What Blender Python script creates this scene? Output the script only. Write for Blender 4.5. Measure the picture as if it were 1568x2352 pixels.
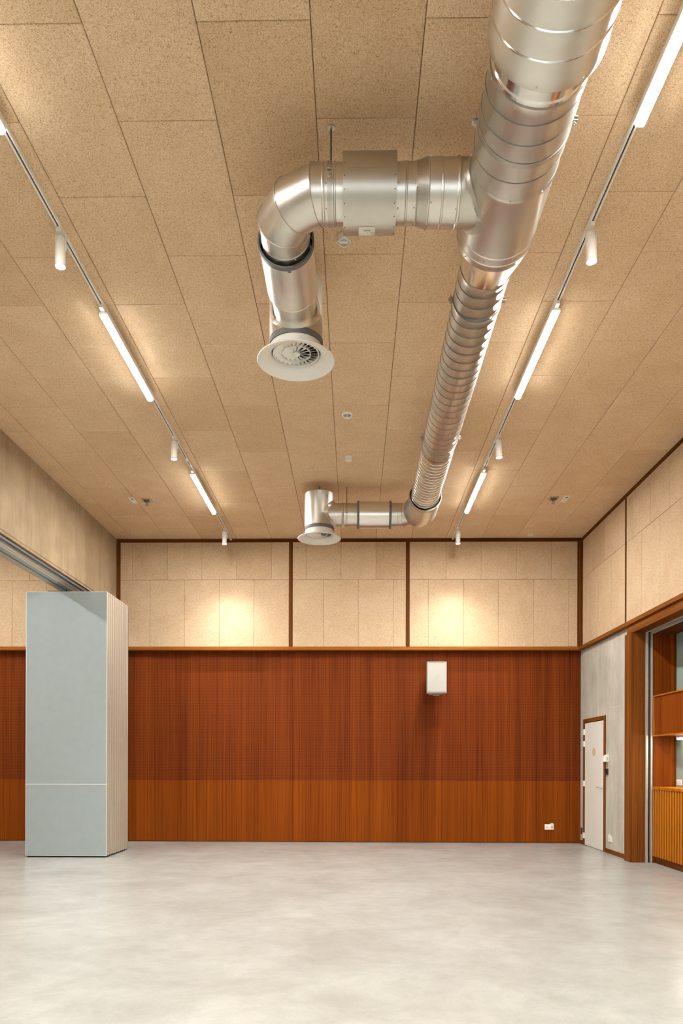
import bpy, math, random
from mathutils import Vector, Matrix
random.seed(7)
for o in list(bpy.data.objects):
    bpy.data.objects.remove(o)
S = bpy.context.scene
COL = S.collection
PI = math.pi

# ------------------------------------------------------------------ camera
HC = 1.36
cam = bpy.data.objects.new('camera', bpy.data.cameras.new('camera'))
COL.objects.link(cam)
yaw, roll = 0.0173, 0.0025
c_, s_ = math.cos(yaw), math.sin(yaw)
cr, sr = math.cos(roll), math.sin(roll)
ax = Vector((c_, s_, 0)); fw = Vector((-s_, c_, 0)); az = Vector((0, 0, 1))
right = cr*ax + sr*az
up = -sr*ax + cr*az
cam.matrix_world = Matrix((
    (right.x, up.x, -fw.x, 0), (right.y, up.y, -fw.y, 0), (right.z, up.z, -fw.z, HC), (0, 0, 0, 1)))
cam.data.sensor_fit = 'AUTO'
cam.data.sensor_width = 36
cam.data.lens = 36*1718.4/2352
cam.data.shift_y = 578.8/2352
cam.data.clip_start = 0.05
S.camera = cam

# ------------------------------------------------------------------ world, exposure
w = bpy.data.worlds.new('world'); S.world = w; w.use_nodes = True
w.node_tree.nodes['Background'].inputs[0].default_value = (0.86, 0.94, 1.0, 1)
w.node_tree.nodes['Background'].inputs[1].default_value = 2.2
S.view_settings.view_transform = 'Standard'
S.view_settings.look = 'None'
S.view_settings.exposure = 0.43
S.view_settings.gamma = 1.0
S.view_settings.use_curve_mapping = False
BAR_POWER = 620.0     # emission strength of the LED bars
SPOT_POWER = 240.0   # watts of each track spotlight
LAMP = (0.985, 1.0, 0.99)

# ------------------------------------------------------------------ material helpers
def new_mat(name):
    m = bpy.data.materials.new(name); m.use_nodes = True
    nt = m.node_tree
    return m, nt, nt.nodes['Principled BSDF']
def N(nt, t, **kw):
    n = nt.nodes.new(t)
    for k, v in kw.items():
        if hasattr(n, k): setattr(n, k, v)
        else: n.inputs[k.replace('_', ' ')].default_value = v
    return n
def L(nt, a, b): nt.links.new(a, b)
def rgb(h):
    v = [int(h[i:i+2], 16)/255 for i in (0, 2, 4)]
    return tuple((x/12.92 if x <= .04045 else ((x+.055)/1.055)**2.4) for x in v) + (1,)
def ramp(nt, fac, stops):
    r = nt.nodes.new('ShaderNodeValToRGB')
    e = r.color_ramp.elements
    e[0].position, e[0].color = stops[0]
    e[1].position, e[1].color = stops[-1]
    for p, c in stops[1:-1]:
        x = e.new(p); x.color = c
    L(nt, fac, r.inputs[0])
    return r.outputs[0]
def mixc(nt, a, b, fac, mode='MIX'):
    m = nt.nodes.new('ShaderNodeMix'); m.data_type = 'RGBA'; m.blend_type = mode
    for s, v in ((m.inputs[6], a), (m.inputs[7], b), (m.inputs[0], fac)):
        if hasattr(v, 'is_linked') or hasattr(v, 'links'): L(nt, v, s)
        else: s.default_value = v
    return m.outputs[2]
def coords(nt, scale=(1, 1, 1), rnd=True):
    tc = nt.nodes.new('ShaderNodeTexCoord')
    mp = nt.nodes.new('ShaderNodeMapping')
    mp.inputs['Scale'].default_value = scale
    src = tc.outputs['Object']
    if rnd:
        oi = nt.nodes.new('ShaderNodeObjectInfo')
        mu = nt.nodes.new('ShaderNodeVectorMath'); mu.operation = 'SCALE'
        cb = nt.nodes.new('ShaderNodeCombineXYZ')
        for i in range(3): L(nt, oi.outputs['Random'], cb.inputs[i])
        L(nt, cb.outputs[0], mu.inputs[0]); mu.inputs['Scale'].default_value = 37.0
        ad = nt.nodes.new('ShaderNodeVectorMath'); ad.operation = 'ADD'
        L(nt, src, ad.inputs[0]); L(nt, mu.outputs[0], ad.inputs[1])
        src = ad.outputs[0]
    L(nt, src, mp.inputs[0])
    return mp.outputs[0]
def noise(nt, vec, scale, detail=3, rough=.55, dist=0.0):
    n = nt.nodes.new('ShaderNodeTexNoise')
    n.inputs['Scale'].default_value = scale; n.inputs['Detail'].default_value = detail
    n.inputs['Roughness'].default_value = rough; n.inputs['Distortion'].default_value = dist
    L(nt, vec, n.inputs['Vector'])
    return n.outputs['Fac']
def bump(nt, bs, h, strength, dist=.002):
    b = nt.nodes.new('ShaderNodeBump'); b.inputs['Strength'].default_value = strength
    b.inputs['Distance'].default_value = dist
    L(nt, h, b.inputs['Height']); L(nt, b.outputs[0], bs.inputs['Normal'])
def plain(name, col, rough=.5, metal=0.0, spec=.5, var=.06, emit=None, strength=0):
    m, nt, bs = new_mat(name)
    col = rgb(col) if isinstance(col, str) else tuple(col)+(1,)
    f = noise(nt, coords(nt, rnd=False), 9, 4)
    d = tuple(x*(1-var) for x in col[:3])+(1,); u = tuple(min(1, x*(1+var)) for x in col[:3])+(1,)
    L(nt, ramp(nt, f, [(.3, d), (.7, u)]), bs.inputs['Base Color'])
    bs.inputs['Roughness'].default_value = rough; bs.inputs['Metallic'].default_value = metal
    bs.inputs['Specular IOR Level'].default_value = spec
    if emit:
        bs.inputs['Emission Color'].default_value = tuple(emit)+(1,)
        bs.inputs['Emission Strength'].default_value = strength
    return m

# wood wool boards: pale fibres with dark pores between them
def wood_wool(name='wood_wool', k=1.0):
    m, nt, bs = new_mat(name)
    v = coords(nt)
    pores = noise(nt, v, 112, 3, .65, 1.6)
    fib = noise(nt, v, 200, 2, .6, 3.0)
    patch = noise(nt, v, 3.2, 3, .6)
    oi = nt.nodes.new('ShaderNodeObjectInfo')
    base = ramp(nt, patch, [(.25, (.76*k, .565*k, .37*k, 1)), (.75, (.84*k, .65*k, .45*k, 1))])
    tone = ramp(nt, oi.outputs['Random'], [(0, (.88, .85, .80, 1)), (.15, (.96, .95, .93, 1)), (1, (1, 1, 1, 1))])
    base = mixc(nt, base, tone, 1.0, 'MULTIPLY')
    p = ramp(nt, pores, [(.29, (.38, .27, .16, 1)), (.42, (.78, .69, .57, 1)), (.52, (1, 1, 1, 1)), (.72, (1.08, 1.08, 1.08, 1))])
    base = mixc(nt, base, p, 1.0, 'MULTIPLY')
    fl = ramp(nt, fib, [(.32, (.62, .53, .44, 1)), (.48, (.98, .97, .96, 1)), (.7, (1.18, 1.18, 1.18, 1))])
    base = mixc(nt, base, fl, .9, 'MULTIPLY')
    L(nt, base, bs.inputs['Base Color'])
    bs.inputs['Roughness'].default_value = .95
    bs.inputs['Specular IOR Level'].default_value = .15
    bump(nt, bs, fib, .5, .003)
    return m
def wood(name, dark, mid, light, axis='Z', perf=False, rough=.6, spec=.08, gscale=1.0, rnd=False):
    m, nt, bs = new_mat(name)
    st = {'Z': (1, 1, .009), 'Y': (1, .02, 1), 'X': (.02, 1, 1)}[axis]
    v = coords(nt, st, rnd=rnd)
    a = noise(nt, v, 5.5*gscale, 4, .6, .5)
    b = noise(nt, v, 42*gscale, 3, .65, .3)
    c = noise(nt, v, 210*gscale, 2, .5)
    ca = ramp(nt, a, [(.30, dark+(1,)), (.5, mid+(1,)), (.72, light+(1,))])
    cb = ramp(nt, b, [(.32, (.58, .46, .38, 1)), (.50, (1, 1, 1, 1)), (.68, (1.2, 1.25, 1.2, 1))])
    cc = ramp(nt, c, [(.3, (.86, .82, .80, 1)), (.6, (1, 1, 1, 1))])
    col = mixc(nt, mixc(nt, ca, cb, .8, 'MULTIPLY'), cc, .8, 'MULTIPLY')
    if perf:
        tc = nt.nodes.new('ShaderNodeTexCoord'); sx = nt.nodes.new('ShaderNodeSeparateXYZ')
        L(nt, tc.outputs['Object'], sx.inputs[0])
        ds = []
        for o in (sx.outputs[0], sx.outputs[2]):
            q = N(nt, 'ShaderNodeMath', operation='MULTIPLY'); L(nt, o, q.inputs[0]); q.inputs[1].default_value = 1/.0147
            q2 = N(nt, 'ShaderNodeMath', operation='FRACT'); L(nt, q.outputs[0], q2.inputs[0])
            q3 = N(nt, 'ShaderNodeMath', operation='SUBTRACT'); L(nt, q2.outputs[0], q3.inputs[0]); q3.inputs[1].default_value = .5
            q4 = N(nt, 'ShaderNodeMath', operation='MULTIPLY'); L(nt, q3.outputs[0], q4.inputs[0]); L(nt, q3.outputs[0], q4.inputs[1])
            ds.append(q4.outputs[0])
        sm = N(nt, 'ShaderNodeMath', operation='ADD'); L(nt, ds[0], sm.inputs[0]); L(nt, ds[1], sm.inputs[1])
        hole = N(nt, 'ShaderNodeMath', operation='LESS_THAN'); L(nt, sm.outputs[0], hole.inputs[0]); hole.inputs[1].default_value = .30**2
        col = mixc(nt, col, (.012, .004, .002, 1), hole.outputs[0])
    L(nt, col, bs.inputs['Base Color'])
    bs.inputs['Roughness'].default_value = rough
    bs.inputs['Specular IOR Level'].default_value = spec
    return m
def concrete_floor():
    m, nt, bs = new_mat('polished_concrete')
    v = coords(nt, rnd=False)
    a = noise(nt, v, 1.0, 9, .68, .4); b = noise(nt, v, 4.5, 8, .7, .3); c = noise(nt, v, 60, 3, .6)
    col = ramp(nt, a, [(.34, (.264, .250, .220, 1)), (.5, (.298, .287, .255, 1)), (.64, (.332, .322, .290, 1))])
    cb = ramp(nt, b, [(.34, (.90, .895, .885, 1)), (.56, (1, 1, 1, 1))])
    cc = ramp(nt, c, [(.3, (.95, .95, .94, 1)), (.6, (1, 1, 1, 1))])
    col = mixc(nt, mixc(nt, col, cb, .9, 'MULTIPLY'), cc, 1.0, 'MULTIPLY')
    L(nt, col, bs.inputs['Base Color'])
    r = nt.nodes.new('ShaderNodeMapRange'); L(nt, b, r.inputs[0])
    r.inputs['To Min'].default_value = .255; r.inputs['To Max'].default_value = .265
    L(nt, r.outputs[0], bs.inputs['Roughness'])
    bs.inputs['Specular IOR Level'].default_value = .38
    return m
def concrete_wall(name, c0, c1, streak=True):
    m, nt, bs = new_mat(name)
    v = coords(nt, (1, 1, .12) if streak else (1, 1, 1), rnd=False)
    v2 = coords(nt, rnd=False)
    a = noise(nt, v, 4.0, 4, .6, .2); b = noise(nt, v, 26, 3, .6); c = noise(nt, v2, 2.2, 5, .6); d = noise(nt, v2, 85, 2, .5)
    col = ramp(nt, a, [(.3, c0+(1,)), (.7, c1+(1,))])
    for f, lo, hi in ((b, .88, 1.0), (c, .84, 1.06), (d, .93, 1.03)):
        col = mixc(nt, col, ramp(nt, f, [(.3, (lo, lo*.985, lo*.96, 1)), (.65, (hi, hi, hi, 1))]), 1.0, 'MULTIPLY')
    L(nt, col, bs.inputs['Base Color'])
    bs.inputs['Roughness'].default_value = .75; bs.inputs['Specular IOR Level'].default_value = .25
    bump(nt, bs, d, .15, .001)
    return m
def steel(name, col, rough=.26, var=.08, brushed=None):
    m, nt, bs = new_mat(name)
    v = coords(nt, (1, 1, 1), rnd=False)
    a = noise(nt, v, 2.5, 4, .6); b = noise(nt, coords(nt, brushed or (1, 1, 1), rnd=False), 6, 3, .5)
    lo = tuple(x*(1-var) for x in col); hi = tuple(min(1, x*(1+var)) for x in col)
    cc = ramp(nt, a, [(.3, lo+(1,)), (.7, hi+(1,))])
    cc = mixc(nt, cc, ramp(nt, b, [(.3, (.94, .94, .94, 1)), (.7, (1, 1, 1, 1))]), .8, 'MULTIPLY')
    L(nt, cc, bs.inputs['Base Color'])
    bs.inputs['Metallic'].default_value = 1.0
    r = nt.nodes.new('ShaderNodeMapRange'); L(nt, b, r.inputs[0])
    r.inputs['To Min'].default_value = rough*.97; r.inputs['To Max'].default_value = rough*1.06
    L(nt, r.outputs[0], bs.inputs['Roughness'])
    return m
M = {}
M['wool'] = wood_wool()
M['wool_wall'] = wood_wool('wood_wool_wall', .74)
M['joint'] = plain('dark_backing', '7d5529', .9)
M['floor'] = concrete_floor()
M['floor_gap'] = plain('joint_filler', '6d6254', .8)
M['beam'] = concrete_wall('cast_concrete_warm', (.35, .25, .15), (.44, .33, .21))
M['concrete'] = concrete_wall('cast_concrete_grey', (.42, .39, .325), (.50, .47, .405))
M['veneer'] = wood('mahogany_veneer', (.155, .030, .001), (.195, .040, .0015), (.24, .053, .002))
M['perf'] = wood('perforated_mahogany', (.14, .025, .002), (.185, .034, .003), (.235, .047, .005), perf=True)
M['batten'] = wood('shaded_timber', (.075, .022, .003), (.105, .032, .0045), (.14, .044, .006))  # varnished timber, darkened further: dim light near the ceiling put into the colour
M['frame'] = wood('frame_timber', (.12, .034, .005), (.17, .050, .007), (.22, .068, .010))
M['frame_y'] = wood('frame_timber_side', (.12, .034, .005), (.17, .050, .007), (.22, .068, .010), 'Y')
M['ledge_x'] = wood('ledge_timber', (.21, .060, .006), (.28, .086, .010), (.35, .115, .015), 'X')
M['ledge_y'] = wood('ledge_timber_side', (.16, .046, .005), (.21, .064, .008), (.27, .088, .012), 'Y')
M['batten_x'] = wood('shaded_timber_along_x', (.075, .022, .003), (.105, .032, .0045), (.14, .044, .006), 'X')
M['batten_y'] = wood('shaded_timber_along_y', (.075, .022, .003), (.105, .032, .0045), (.14, .044, .006), 'Y')
M['bar'] = wood('bar_timber', (.30, .08, .005), (.40, .125, .009), (.50, .17, .014))
M['zinc'] = steel('galvanised_steel', (.68, .645, .58), .33)
M['zinc_dull'] = steel('dull_galvanised_steel', (.54, .51, .44), .38)
M['zinc_bright'] = steel('bright_folded_steel', (.80, .77, .72), .15, .04)
M['brushed'] = steel('brushed_aluminium', (.82, .78, .72), .30, .03, (3, 3, 90))
M['seam'] = steel('seam_steel', (.22, .20, .17), .45)
M['rubber'] = plain('grey_rubber', '66635e', .6)
M['black'] = plain('black_plastic', '0d0c0b', .5)
M['white'] = plain('white_enamel', 'e9e5dc', .35, var=.02)
M['white_matt'] = plain('white_plastic', 'ddd6c9', .45, var=.02)
M['door'] = plain('door_paint', 'd6d0c5', .45, var=.015)
M['grey_panel'] = plain('grey_green_laminate', '8f9796', .5, var=.025)
M['alu'] = plain('anodised_aluminium', (.62, .58, .52), .42, .55)
M['alu_paint'] = plain('pale_aluminium', 'd8d4cb', .4, var=.02)
M['rail_grey'] = plain('grey_rail_paint', 'b0b1a7', .45, var=.03)
M['edge'] = plain('panel_edge_profile', 'a3907a', .45, var=.03)
M['edge_dark'] = plain('dark_seal_and_recess', '3a3022', .7)
M['green'] = plain('grey_green_plaster', '8b978c', .7, var=.03)
M['tan'] = plain('tan_vinyl', 'c49b70', .6)
M['speaker'] = plain('speaker_enamel', 'aaa59a', .45, var=.01)
M['paper'] = plain('paper_label', 'e2dccf', .6, var=.01)
M['ink'] = plain('printed_ink', '6d675e', .7)
M['glow'] = plain('led_diffuser', 'ffffff', .5, emit=LAMP, strength=BAR_POWER)
M['glow_soft'] = plain('led_cover', 'ffffff', .5, emit=LAMP, strength=14)
M['lens'] = plain('spot_lens', 'ffffff', .5, emit=(1, .93, .82), strength=60)
M['under'] = plain('worktop_lamp_diffuser', 'ffffff', .5, emit=(1, .95, .85), strength=25)
M['plaster'] = plain('pale_plaster', 'c9b9a2', .9)

# ------------------------------------------------------------------ mesh helpers
class MB:
    def __init__(s): s.v = []; s.f = []
    def box(s, x0, x1, y0, y1, z0, z1, ch=0.0):
        x0, x1 = min(x0, x1), max(x0, x1); y0, y1 = min(y0, y1), max(y0, y1); z0, z1 = min(z0, z1), max(z0, z1)
        if ch <= 0:
            b = len(s.v)
            s.v += [(x, y, z) for z in (z0, z1) for y in (y0, y1) for x in (x0, x1)]
            s.f += [tuple(b+i for i in q) for q in ((0, 2, 3, 1), (4, 5, 7, 6), (0, 1, 5, 4), (2, 6, 7, 3), (0, 4, 6, 2), (1, 3, 7, 5))]
            return s
        # chamfered box: 24 vertices
        b = len(s.v); idx = {}
        X, Y, Z = (x0, x1), (y0, y1), (z0, z1)
        for i in (0, 1):
            for j in (0, 1):
                for k in (0, 1):
                    sx, sy, sz = (1-2*i)*ch, (1-2*j)*ch, (1-2*k)*ch
                    for a, p in enumerate(((X[i], Y[j]+sy, Z[k]+sz), (X[i]+sx, Y[j], Z[k]+sz), (X[i]+sx, Y[j]+sy, Z[k]))):
                        idx[(i, j, k, a)] = len(s.v); s.v.append(p)
        g = lambda i, j, k, a: idx[(i, j, k, a)]
        for i in (0, 1):
            q = [g(i, 0, 0, 0), g(i, 1, 0, 0), g(i, 1, 1, 0), g(i, 0, 1, 0)]; s.f.append(tuple(q if i else q[::-1]))
            q = [g(0, i, 0, 1), g(1, i, 0, 1), g(1, i, 1, 1), g(0, i, 1, 1)]; s.f.append(tuple(q[::-1] if i else q))
            q = [g(0, 0, i, 2), g(1, 0, i, 2), g(1, 1, i, 2), g(0, 1, i, 2)]; s.f.append(tuple(q if i else q[::-1]))
        for i in (0, 1):
            for j in (0, 1):
                s.f.append((g(i, j, 0, 0), g(i, j, 1, 0), g(i, j, 1, 1), g(i, j, 0, 1)))
                s.f.append((g(i, 0, j, 0), g(i, 1, j, 0), g(i, 1, j, 2), g(i, 0, j, 2)))
                s.f.append((g(0, i, j, 1), g(1, i, j, 1), g(1, i, j, 2), g(0, i, j, 2)))
                for k in (0, 1): s.f.append((g(i, j, k, 0), g(i, j, k, 1), g(i, j, k, 2)))
        return s
    def lathe(s, o, a, prof, seg=48, closed=False, caps=True):
        """revolve profile [(t along axis, radius)] about axis a through o"""
        o = Vector(o); a = Vector(a).normalized()
        u = a.orthogonal().normalized(); v = a.cross(u)
        b = len(s.v); n = len(prof)
        for t, r in prof:
            for k in range(seg):
                p = o + a*t + (u*math.cos(2*PI*k/seg) + v*math.sin(2*PI*k/seg))*r
                s.v.append(tuple(p))
        for i in range(n if closed else n-1):
            i2 = (i+1) % n
            for k in range(seg):
                k2 = (k+1) % seg
                s.f.append((b+i*seg+k, b+i*seg+k2, b+i2*seg+k2, b+i2*seg+k))
        if caps and not closed:
            s.f.append(tuple(b+k for k in range(seg))[::-1]); s.f.append(tuple(b+(n-1)*seg+k for k in range(seg)))
        return s
    def sweep(s, pts, r, seg=40, u0=None, caps=False):
        """tube of radius r through pts with mitred joints; r may be a list"""
        P = [Vector(p) for p in pts]; n = len(P)
        R = r if isinstance(r, (list, tuple)) else [r]*n
        d = [(P[i+1]-P[i]).normalized() for i in range(n-1)]
        u = Vector(u0) if u0 else d[0].orthogonal().normalized()
        b = len(s.v)
        for i in range(n):
            din = d[max(0, i-1)]; dout = d[min(n-2, i)]
            nrm = (din+dout).normalized()
            uu = (u - din*u.dot(din)).normalized(); vv = din.cross(uu)
            for k in range(seg):
                q = P[i] + (uu*math.cos(2*PI*k/seg)+vv*math.sin(2*PI*k/seg))*R[i]
                t = (P[i]-q).dot(nrm)/din.dot(nrm)
                s.v.append(tuple(q+din*t))
            u = uu
        for i in range(n-1):
            for k in range(seg):
                k2 = (k+1) % seg
                s.f.append((b+i*seg+k, b+i*seg+k2, b+(i+1)*seg+k2, b+(i+1)*seg+k))
        if caps:
            s.f.append(tuple(b+k for k in range(seg))[::-1]); s.f.append(tuple(b+(n-1)*seg+k for k in range(seg)))
        return s
    def helix(s, o, a, r, t0, t1, pitch, w=.004, h=.003, seg=56):
        o = Vector(o); a = Vector(a).normalized(); u = a.orthogonal().normalized(); v = a.cross(u)
        n = max(2, int((t1-t0)/pitch*seg)); b = len(s.v)
        for i in range(n+1):
            t = t0+(t1-t0)*i/n; th = 2*PI*(t-t0)/pitch
            d = u*math.cos(th)+v*math.sin(th)
            for dt, dr in ((-w, -.0005), (-w*.35, h), (w*.35, h), (w, -.0005)):
                s.v.append(tuple(o+a*(t+dt)+d*(r+dr)))
        for i in range(n):
            for k in range(3):
                s.f.append((b+i*4+k, b+i*4+k+1, b+(i+1)*4+k+1, b+(i+1)*4+k))
        return s
    def poly(s, pts, ext):
        """prism: polygon pts (3d) extruded by vector ext"""
        b = len(s.v); n = len(pts); e = Vector(ext)
        s.v += [tuple(p) for p in pts]; s.v += [tuple(Vector(p)+e) for p in pts]
        s.f.append(tuple(b+i for i in range(n))[::-1]); s.f.append(tuple(b+n+i for i in range(n)))
        for i in range(n):
            j = (i+1) % n; s.f.append((b+i, b+j, b+n+j, b+n+i))
        return s
    def mesh(s, name, mat, smooth=None):
        me = bpy.data.meshes.new(name); me.from_pydata(s.v, [], s.f); me.validate()
        import bmesh
        bm = bmesh.new(); bm.from_mesh(me); bmesh.ops.recalc_face_normals(bm, faces=bm.faces); bm.to_mesh(me); bm.free()
        me.materials.append(mat)
        if smooth:
            me.polygons.foreach_set('use_smooth', [True]*len(me.polygons))
            me.set_sharp_from_angle(angle=math.radians(smooth))
        return me
def link(name, me, parent=None, loc=None):
    o = bpy.data.objects.new(name, me); COL.objects.link(o)
    if loc is not None: o.location = loc
    if parent:
        o.parent = parent
        o.matrix_parent_inverse = world_inv(parent)
    return o
def world_inv(p):
    return Matrix.Translation(-world_loc(p))
def world_loc(p):
    return p.location.copy() if p.parent is None else p.location.copy()
def obj(name, mb, mat, parent=None, smooth=None):
    return link(name, mb.mesh(name, M[mat], smooth), parent)
def tag(o, label=None, cat=None, group=None, kind=None):
    if label: o['label'] = label
    if cat: o['category'] = cat
    if group: o['group'] = group
    if kind: o['kind'] = kind
    return o
def thing(name, label, cat, loc, group=None):
    o = bpy.data.objects.new(name, None); COL.objects.link(o); o.location = loc
    o.empty_display_size = .1
    return tag(o, label, cat, group)
def kids(o): return [c for c in bpy.data.objects if c.parent == o]
def dup(root, delta, label=None):
    """copy a thing with its parts and sub-parts, shifted by delta"""
    pairs = []
    def rec(o, par):
        c = o.copy(); COL.objects.link(c)
        if par: c.parent = par; c.matrix_parent_inverse = o.matrix_parent_inverse.copy()
        for k in kids(o):
            if k not in made: rec(k, c)
        made.add(c)
        return c
    made = set()
    r = rec(root, None)
    r.location = root.location + Vector(delta)
    if label: r['label'] = label
    return r
def struct(name, mb, mat, parent=None, smooth=None):
    o = obj(name, mb, mat, parent, smooth)
    if not parent: o['kind'] = 'structure'
    return o
_cache = {}
def slab(name, w_, h_, t, mat, ch, parent, loc, normal):
    """chamfered board, w x h, thickness t; normal axis 'x','y','z'; loc = centre"""
    key = (round(w_, 3), round(h_, 3), round(t, 3), mat, ch, normal)
    if key not in _cache:
        mb = MB()
        d = {'z': (w_/2, h_/2, t/2), 'y': (w_/2, t/2, h_/2), 'x': (t/2, w_/2, h_/2)}[normal]
        mb.box(-d[0], d[0], -d[1], d[1], -d[2], d[2], ch)
        _cache[key] = mb.mesh(name, M[mat])
    return link(name, _cache[key], parent, loc)

# ------------------------------------------------------------------ room dimensions
CZ = 5.245            # ceiling
XR, XRL = 3.876, 3.906  # right wall: upper face, lower concrete face
XB = -4.13            # face of the concrete beam
YB, YBL = 12.87, 13.0   # back wall: upper boards, lower veneer
Y0 = -5.0             # rear wall behind the camera
XL = -9.0             # far wall of the room beyond the partition
LZ0, LZ1 = 3.320, 3.378  # ledge
ROWZ = 4.532
SILL = 1.075
GX0, GY0 = -3.8389, 3.9055   # ceiling joint grid origin

# ------------------------------------------------------------------ floor
fl = struct('floor', MB().box(XL-.2, 6.0, Y0-.2, YBL+.3, -.25, -.022), 'floor_gap')
xs = [XL, -4.172, 3.836, 5.8]; ys = [Y0, 1.9, 7.906, YBL+.02]
for i in range(3):
    for j in range(3):
        g = .0022
        mb = MB().box(xs[i]+g, xs[i+1]-g, ys[j]+g, ys[j+1]-g, -.022, 0)
        obj('floor_slab', mb, 'floor', fl)

# ------------------------------------------------------------------ ceiling
ce = struct('ceiling', MB().box(XL-.2, XRL+.3, Y0-.2, YBL+.3, CZ+.022, CZ+.2), 'joint')
GAP = .0035
def ceil_board(x0, x1, y0, y1):
    if x1-x0 < .03 or y1-y0 < .03: return
    slab('ceiling_panel', x1-x0-GAP, y1-y0-GAP, .025, 'wool', .0035, ce, ((x0+x1)/2, (y0+y1)/2, CZ+.0125+random.uniform(-.0012, .0008)), 'z')
for k in range(-1, 13):
    x0 = max(GX0+.6*k, XB); x1 = min(GX0+.6*(k+1), XRL)
    # column between joint lines k and k+1: joints of even rows when k odd
    first = GY0 + (0 if k % 2 == 1 else .6)
    y = first - 1.2*3
    while y < YB:
        ya = max(y, 1.5); yb = min(y+1.2, YB+.02)
        if yb > ya: ceil_board(x0, x1, ya, yb)
        y += 1.2
rest = MB()
for k in range(-9, 13):
    x0 = max(GX0+.6*k, XL); x1 = min(GX0+.6*(k+1), XRL)
    y = Y0
    while y < YB:
        y1 = min(y+1.2, YB)
        if x1 <= XB-.4 or (x0 >= XB-.3 and y < 1.49):
            if x0 >= XB-.3: y1 = min(y1, 1.5)
            if y1-y > .02: rest.box(x0+.002, x1-.002, y+.002, y1-.002, CZ, CZ+.025)
        y += 1.2
o = obj('ceiling_panel', rest, 'wool', ce); tag(o, kind='stuff')

# ------------------------------------------------------------------ back wall
wb = struct('wall_back', MB().box(XL-.2, XRL+.3, YB+.02, YB+.3, LZ0+.03, CZ+.2).box(XL-.2, XRL+.3, YBL+.02, YBL+.3, -.2, LZ0+.2), 'joint')
bats = [(-1.135, -1.071), (.876, .940)]
def wall_row(z0, z1, off):
    """one row of boards between the battens of this room"""
    spans = [(-4.052, bats[0][0]), (bats[0][1], bats[1][0]), (bats[1][1], 3.806)]
    for a, b in spans:
        cuts = [a]
        k = -2
        while k < 16:
            x = GX0+.6*k+off
            if a+.05 < x < b-.05: cuts.append(x)
            k += 1
        cuts.append(b)
        for p, q in zip(cuts, cuts[1:]):
            slab('acoustic_panel', q-p-GAP, z1-z0-GAP, .025, 'wool_wall', .0025, wb, ((p+q)/2, YB+.0125+random.uniform(-.001, .001), (z0+z1)/2), 'y')
wall_row(ROWZ, 5.180, 0.0)
wall_row(LZ1, ROWZ, .3)
# the part of the same wall beyond the beam
for z0, z1, off in ((ROWZ, 5.245, 0.0), (LZ1, ROWZ, .3)):
    x = GX0-.6*9+off
    while x < -4.2:
        q = min(x+.6, -4.14); 
        if x > XL: slab('acoustic_panel', q-x-GAP, z1-z0-GAP, .025, 'wool_wall', .0025, wb, ((x+q)/2, YB+.0125, (z0+z1)/2), 'y')
        x += .6
# veneer below
sx = [3.485 - 1.22*k for k in range(0, 11)][::-1]
sx = [x for x in sx if x > XL] ; sx = [XL] + sx + [XRL+.02]
for p, q in zip(sx, sx[1:]):
    obj('perforated_panel', MB().box(p+.0007, q-.0007, YBL, YBL+.02, SILL, LZ0+.1), 'perf', wb)
    obj('veneer_panel', MB().box(p+.0007, q-.0007, YBL, YBL+.02, .012, SILL-.0015), 'veneer', wb)
# trims of the back wall
struct('trim_1', MB().box(XL, XRL-.02, YB-.014, YBL+.01, LZ0, LZ1, .003), 'ledge_x')
struct('trim_2', MB().box(-4.11, XR, YB+.010, YB+.03, 5.182, CZ-.001, .002), 'batten_x')
n = 3
for a, b in bats + [(-4.115, -4.052)]:
    struct('trim_%d' % n, MB().box(a, b, YB+.010, YB+.03, LZ1+.0005, 5.1815, .002), 'batten'); n += 1

# ------------------------------------------------------------------ right wall
OY0, OY1, OZ = 6.6, 10.476, 3.20     # opening in the right wall (bar)
DY0, DY1, DZ = 11.795, 12.735, 2.055   # door leaf
wr = MB()
wr.box(XR+.022, XR+.3, Y0, YBL+.2, LZ0+.03, CZ+.1)
wr.box(XRL, XRL+.2, OY1+.2, 11.70, -.05, LZ0+.1)         # concrete between bar and door
wr.box(XRL, XRL+.2, 12.83, YBL+.02, -.05, LZ0+.1)
wr.box(XRL, XRL+.2, 11.70, 12.83, 2.13, LZ0+.1)
wr.box(XRL, XRL+.2, Y0, OY0-.2, -.05, LZ0+.1)
W = struct('wall_right', wr, 'concrete')
def rboard(y0, y1, z0, z1):
    slab('acoustic_panel', y1-y0-GAP, z1-z0-GAP, .025, 'wool_wall', .0025, W, (XR+.0125+random.uniform(-.001, .001), (y0+y1)/2, (z0+z1)/2), 'x')
RB = [12.80, 10.82, 10.755, 8.745, 8.68, 6.67, 6.61, 4.60, 4.54, 2.53, 2.47, .45]
segs = [(RB[1], RB[0])] + [(RB[i+1], RB[i]) for i in range(2, len(RB)-1, 2)]
for a, b in segs:
    for z0, z1, off in ((ROWZ, 5.180, .3), (LZ1, ROWZ, 0.0)):
        cuts = [a]; base = 12.60 - off + .0
        ys_ = sorted(base + .3*0 - .6*k + (.3 if off else 0)*0 for k in range(-1, 22))
        for y in ys_:
            if a+.05 < y-.01 < b-.05: cuts.append(y-.01)
        cuts.append(b)
        for p, q in zip(cuts, cuts[1:]): rboard(p, q, z0, z1)
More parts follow.
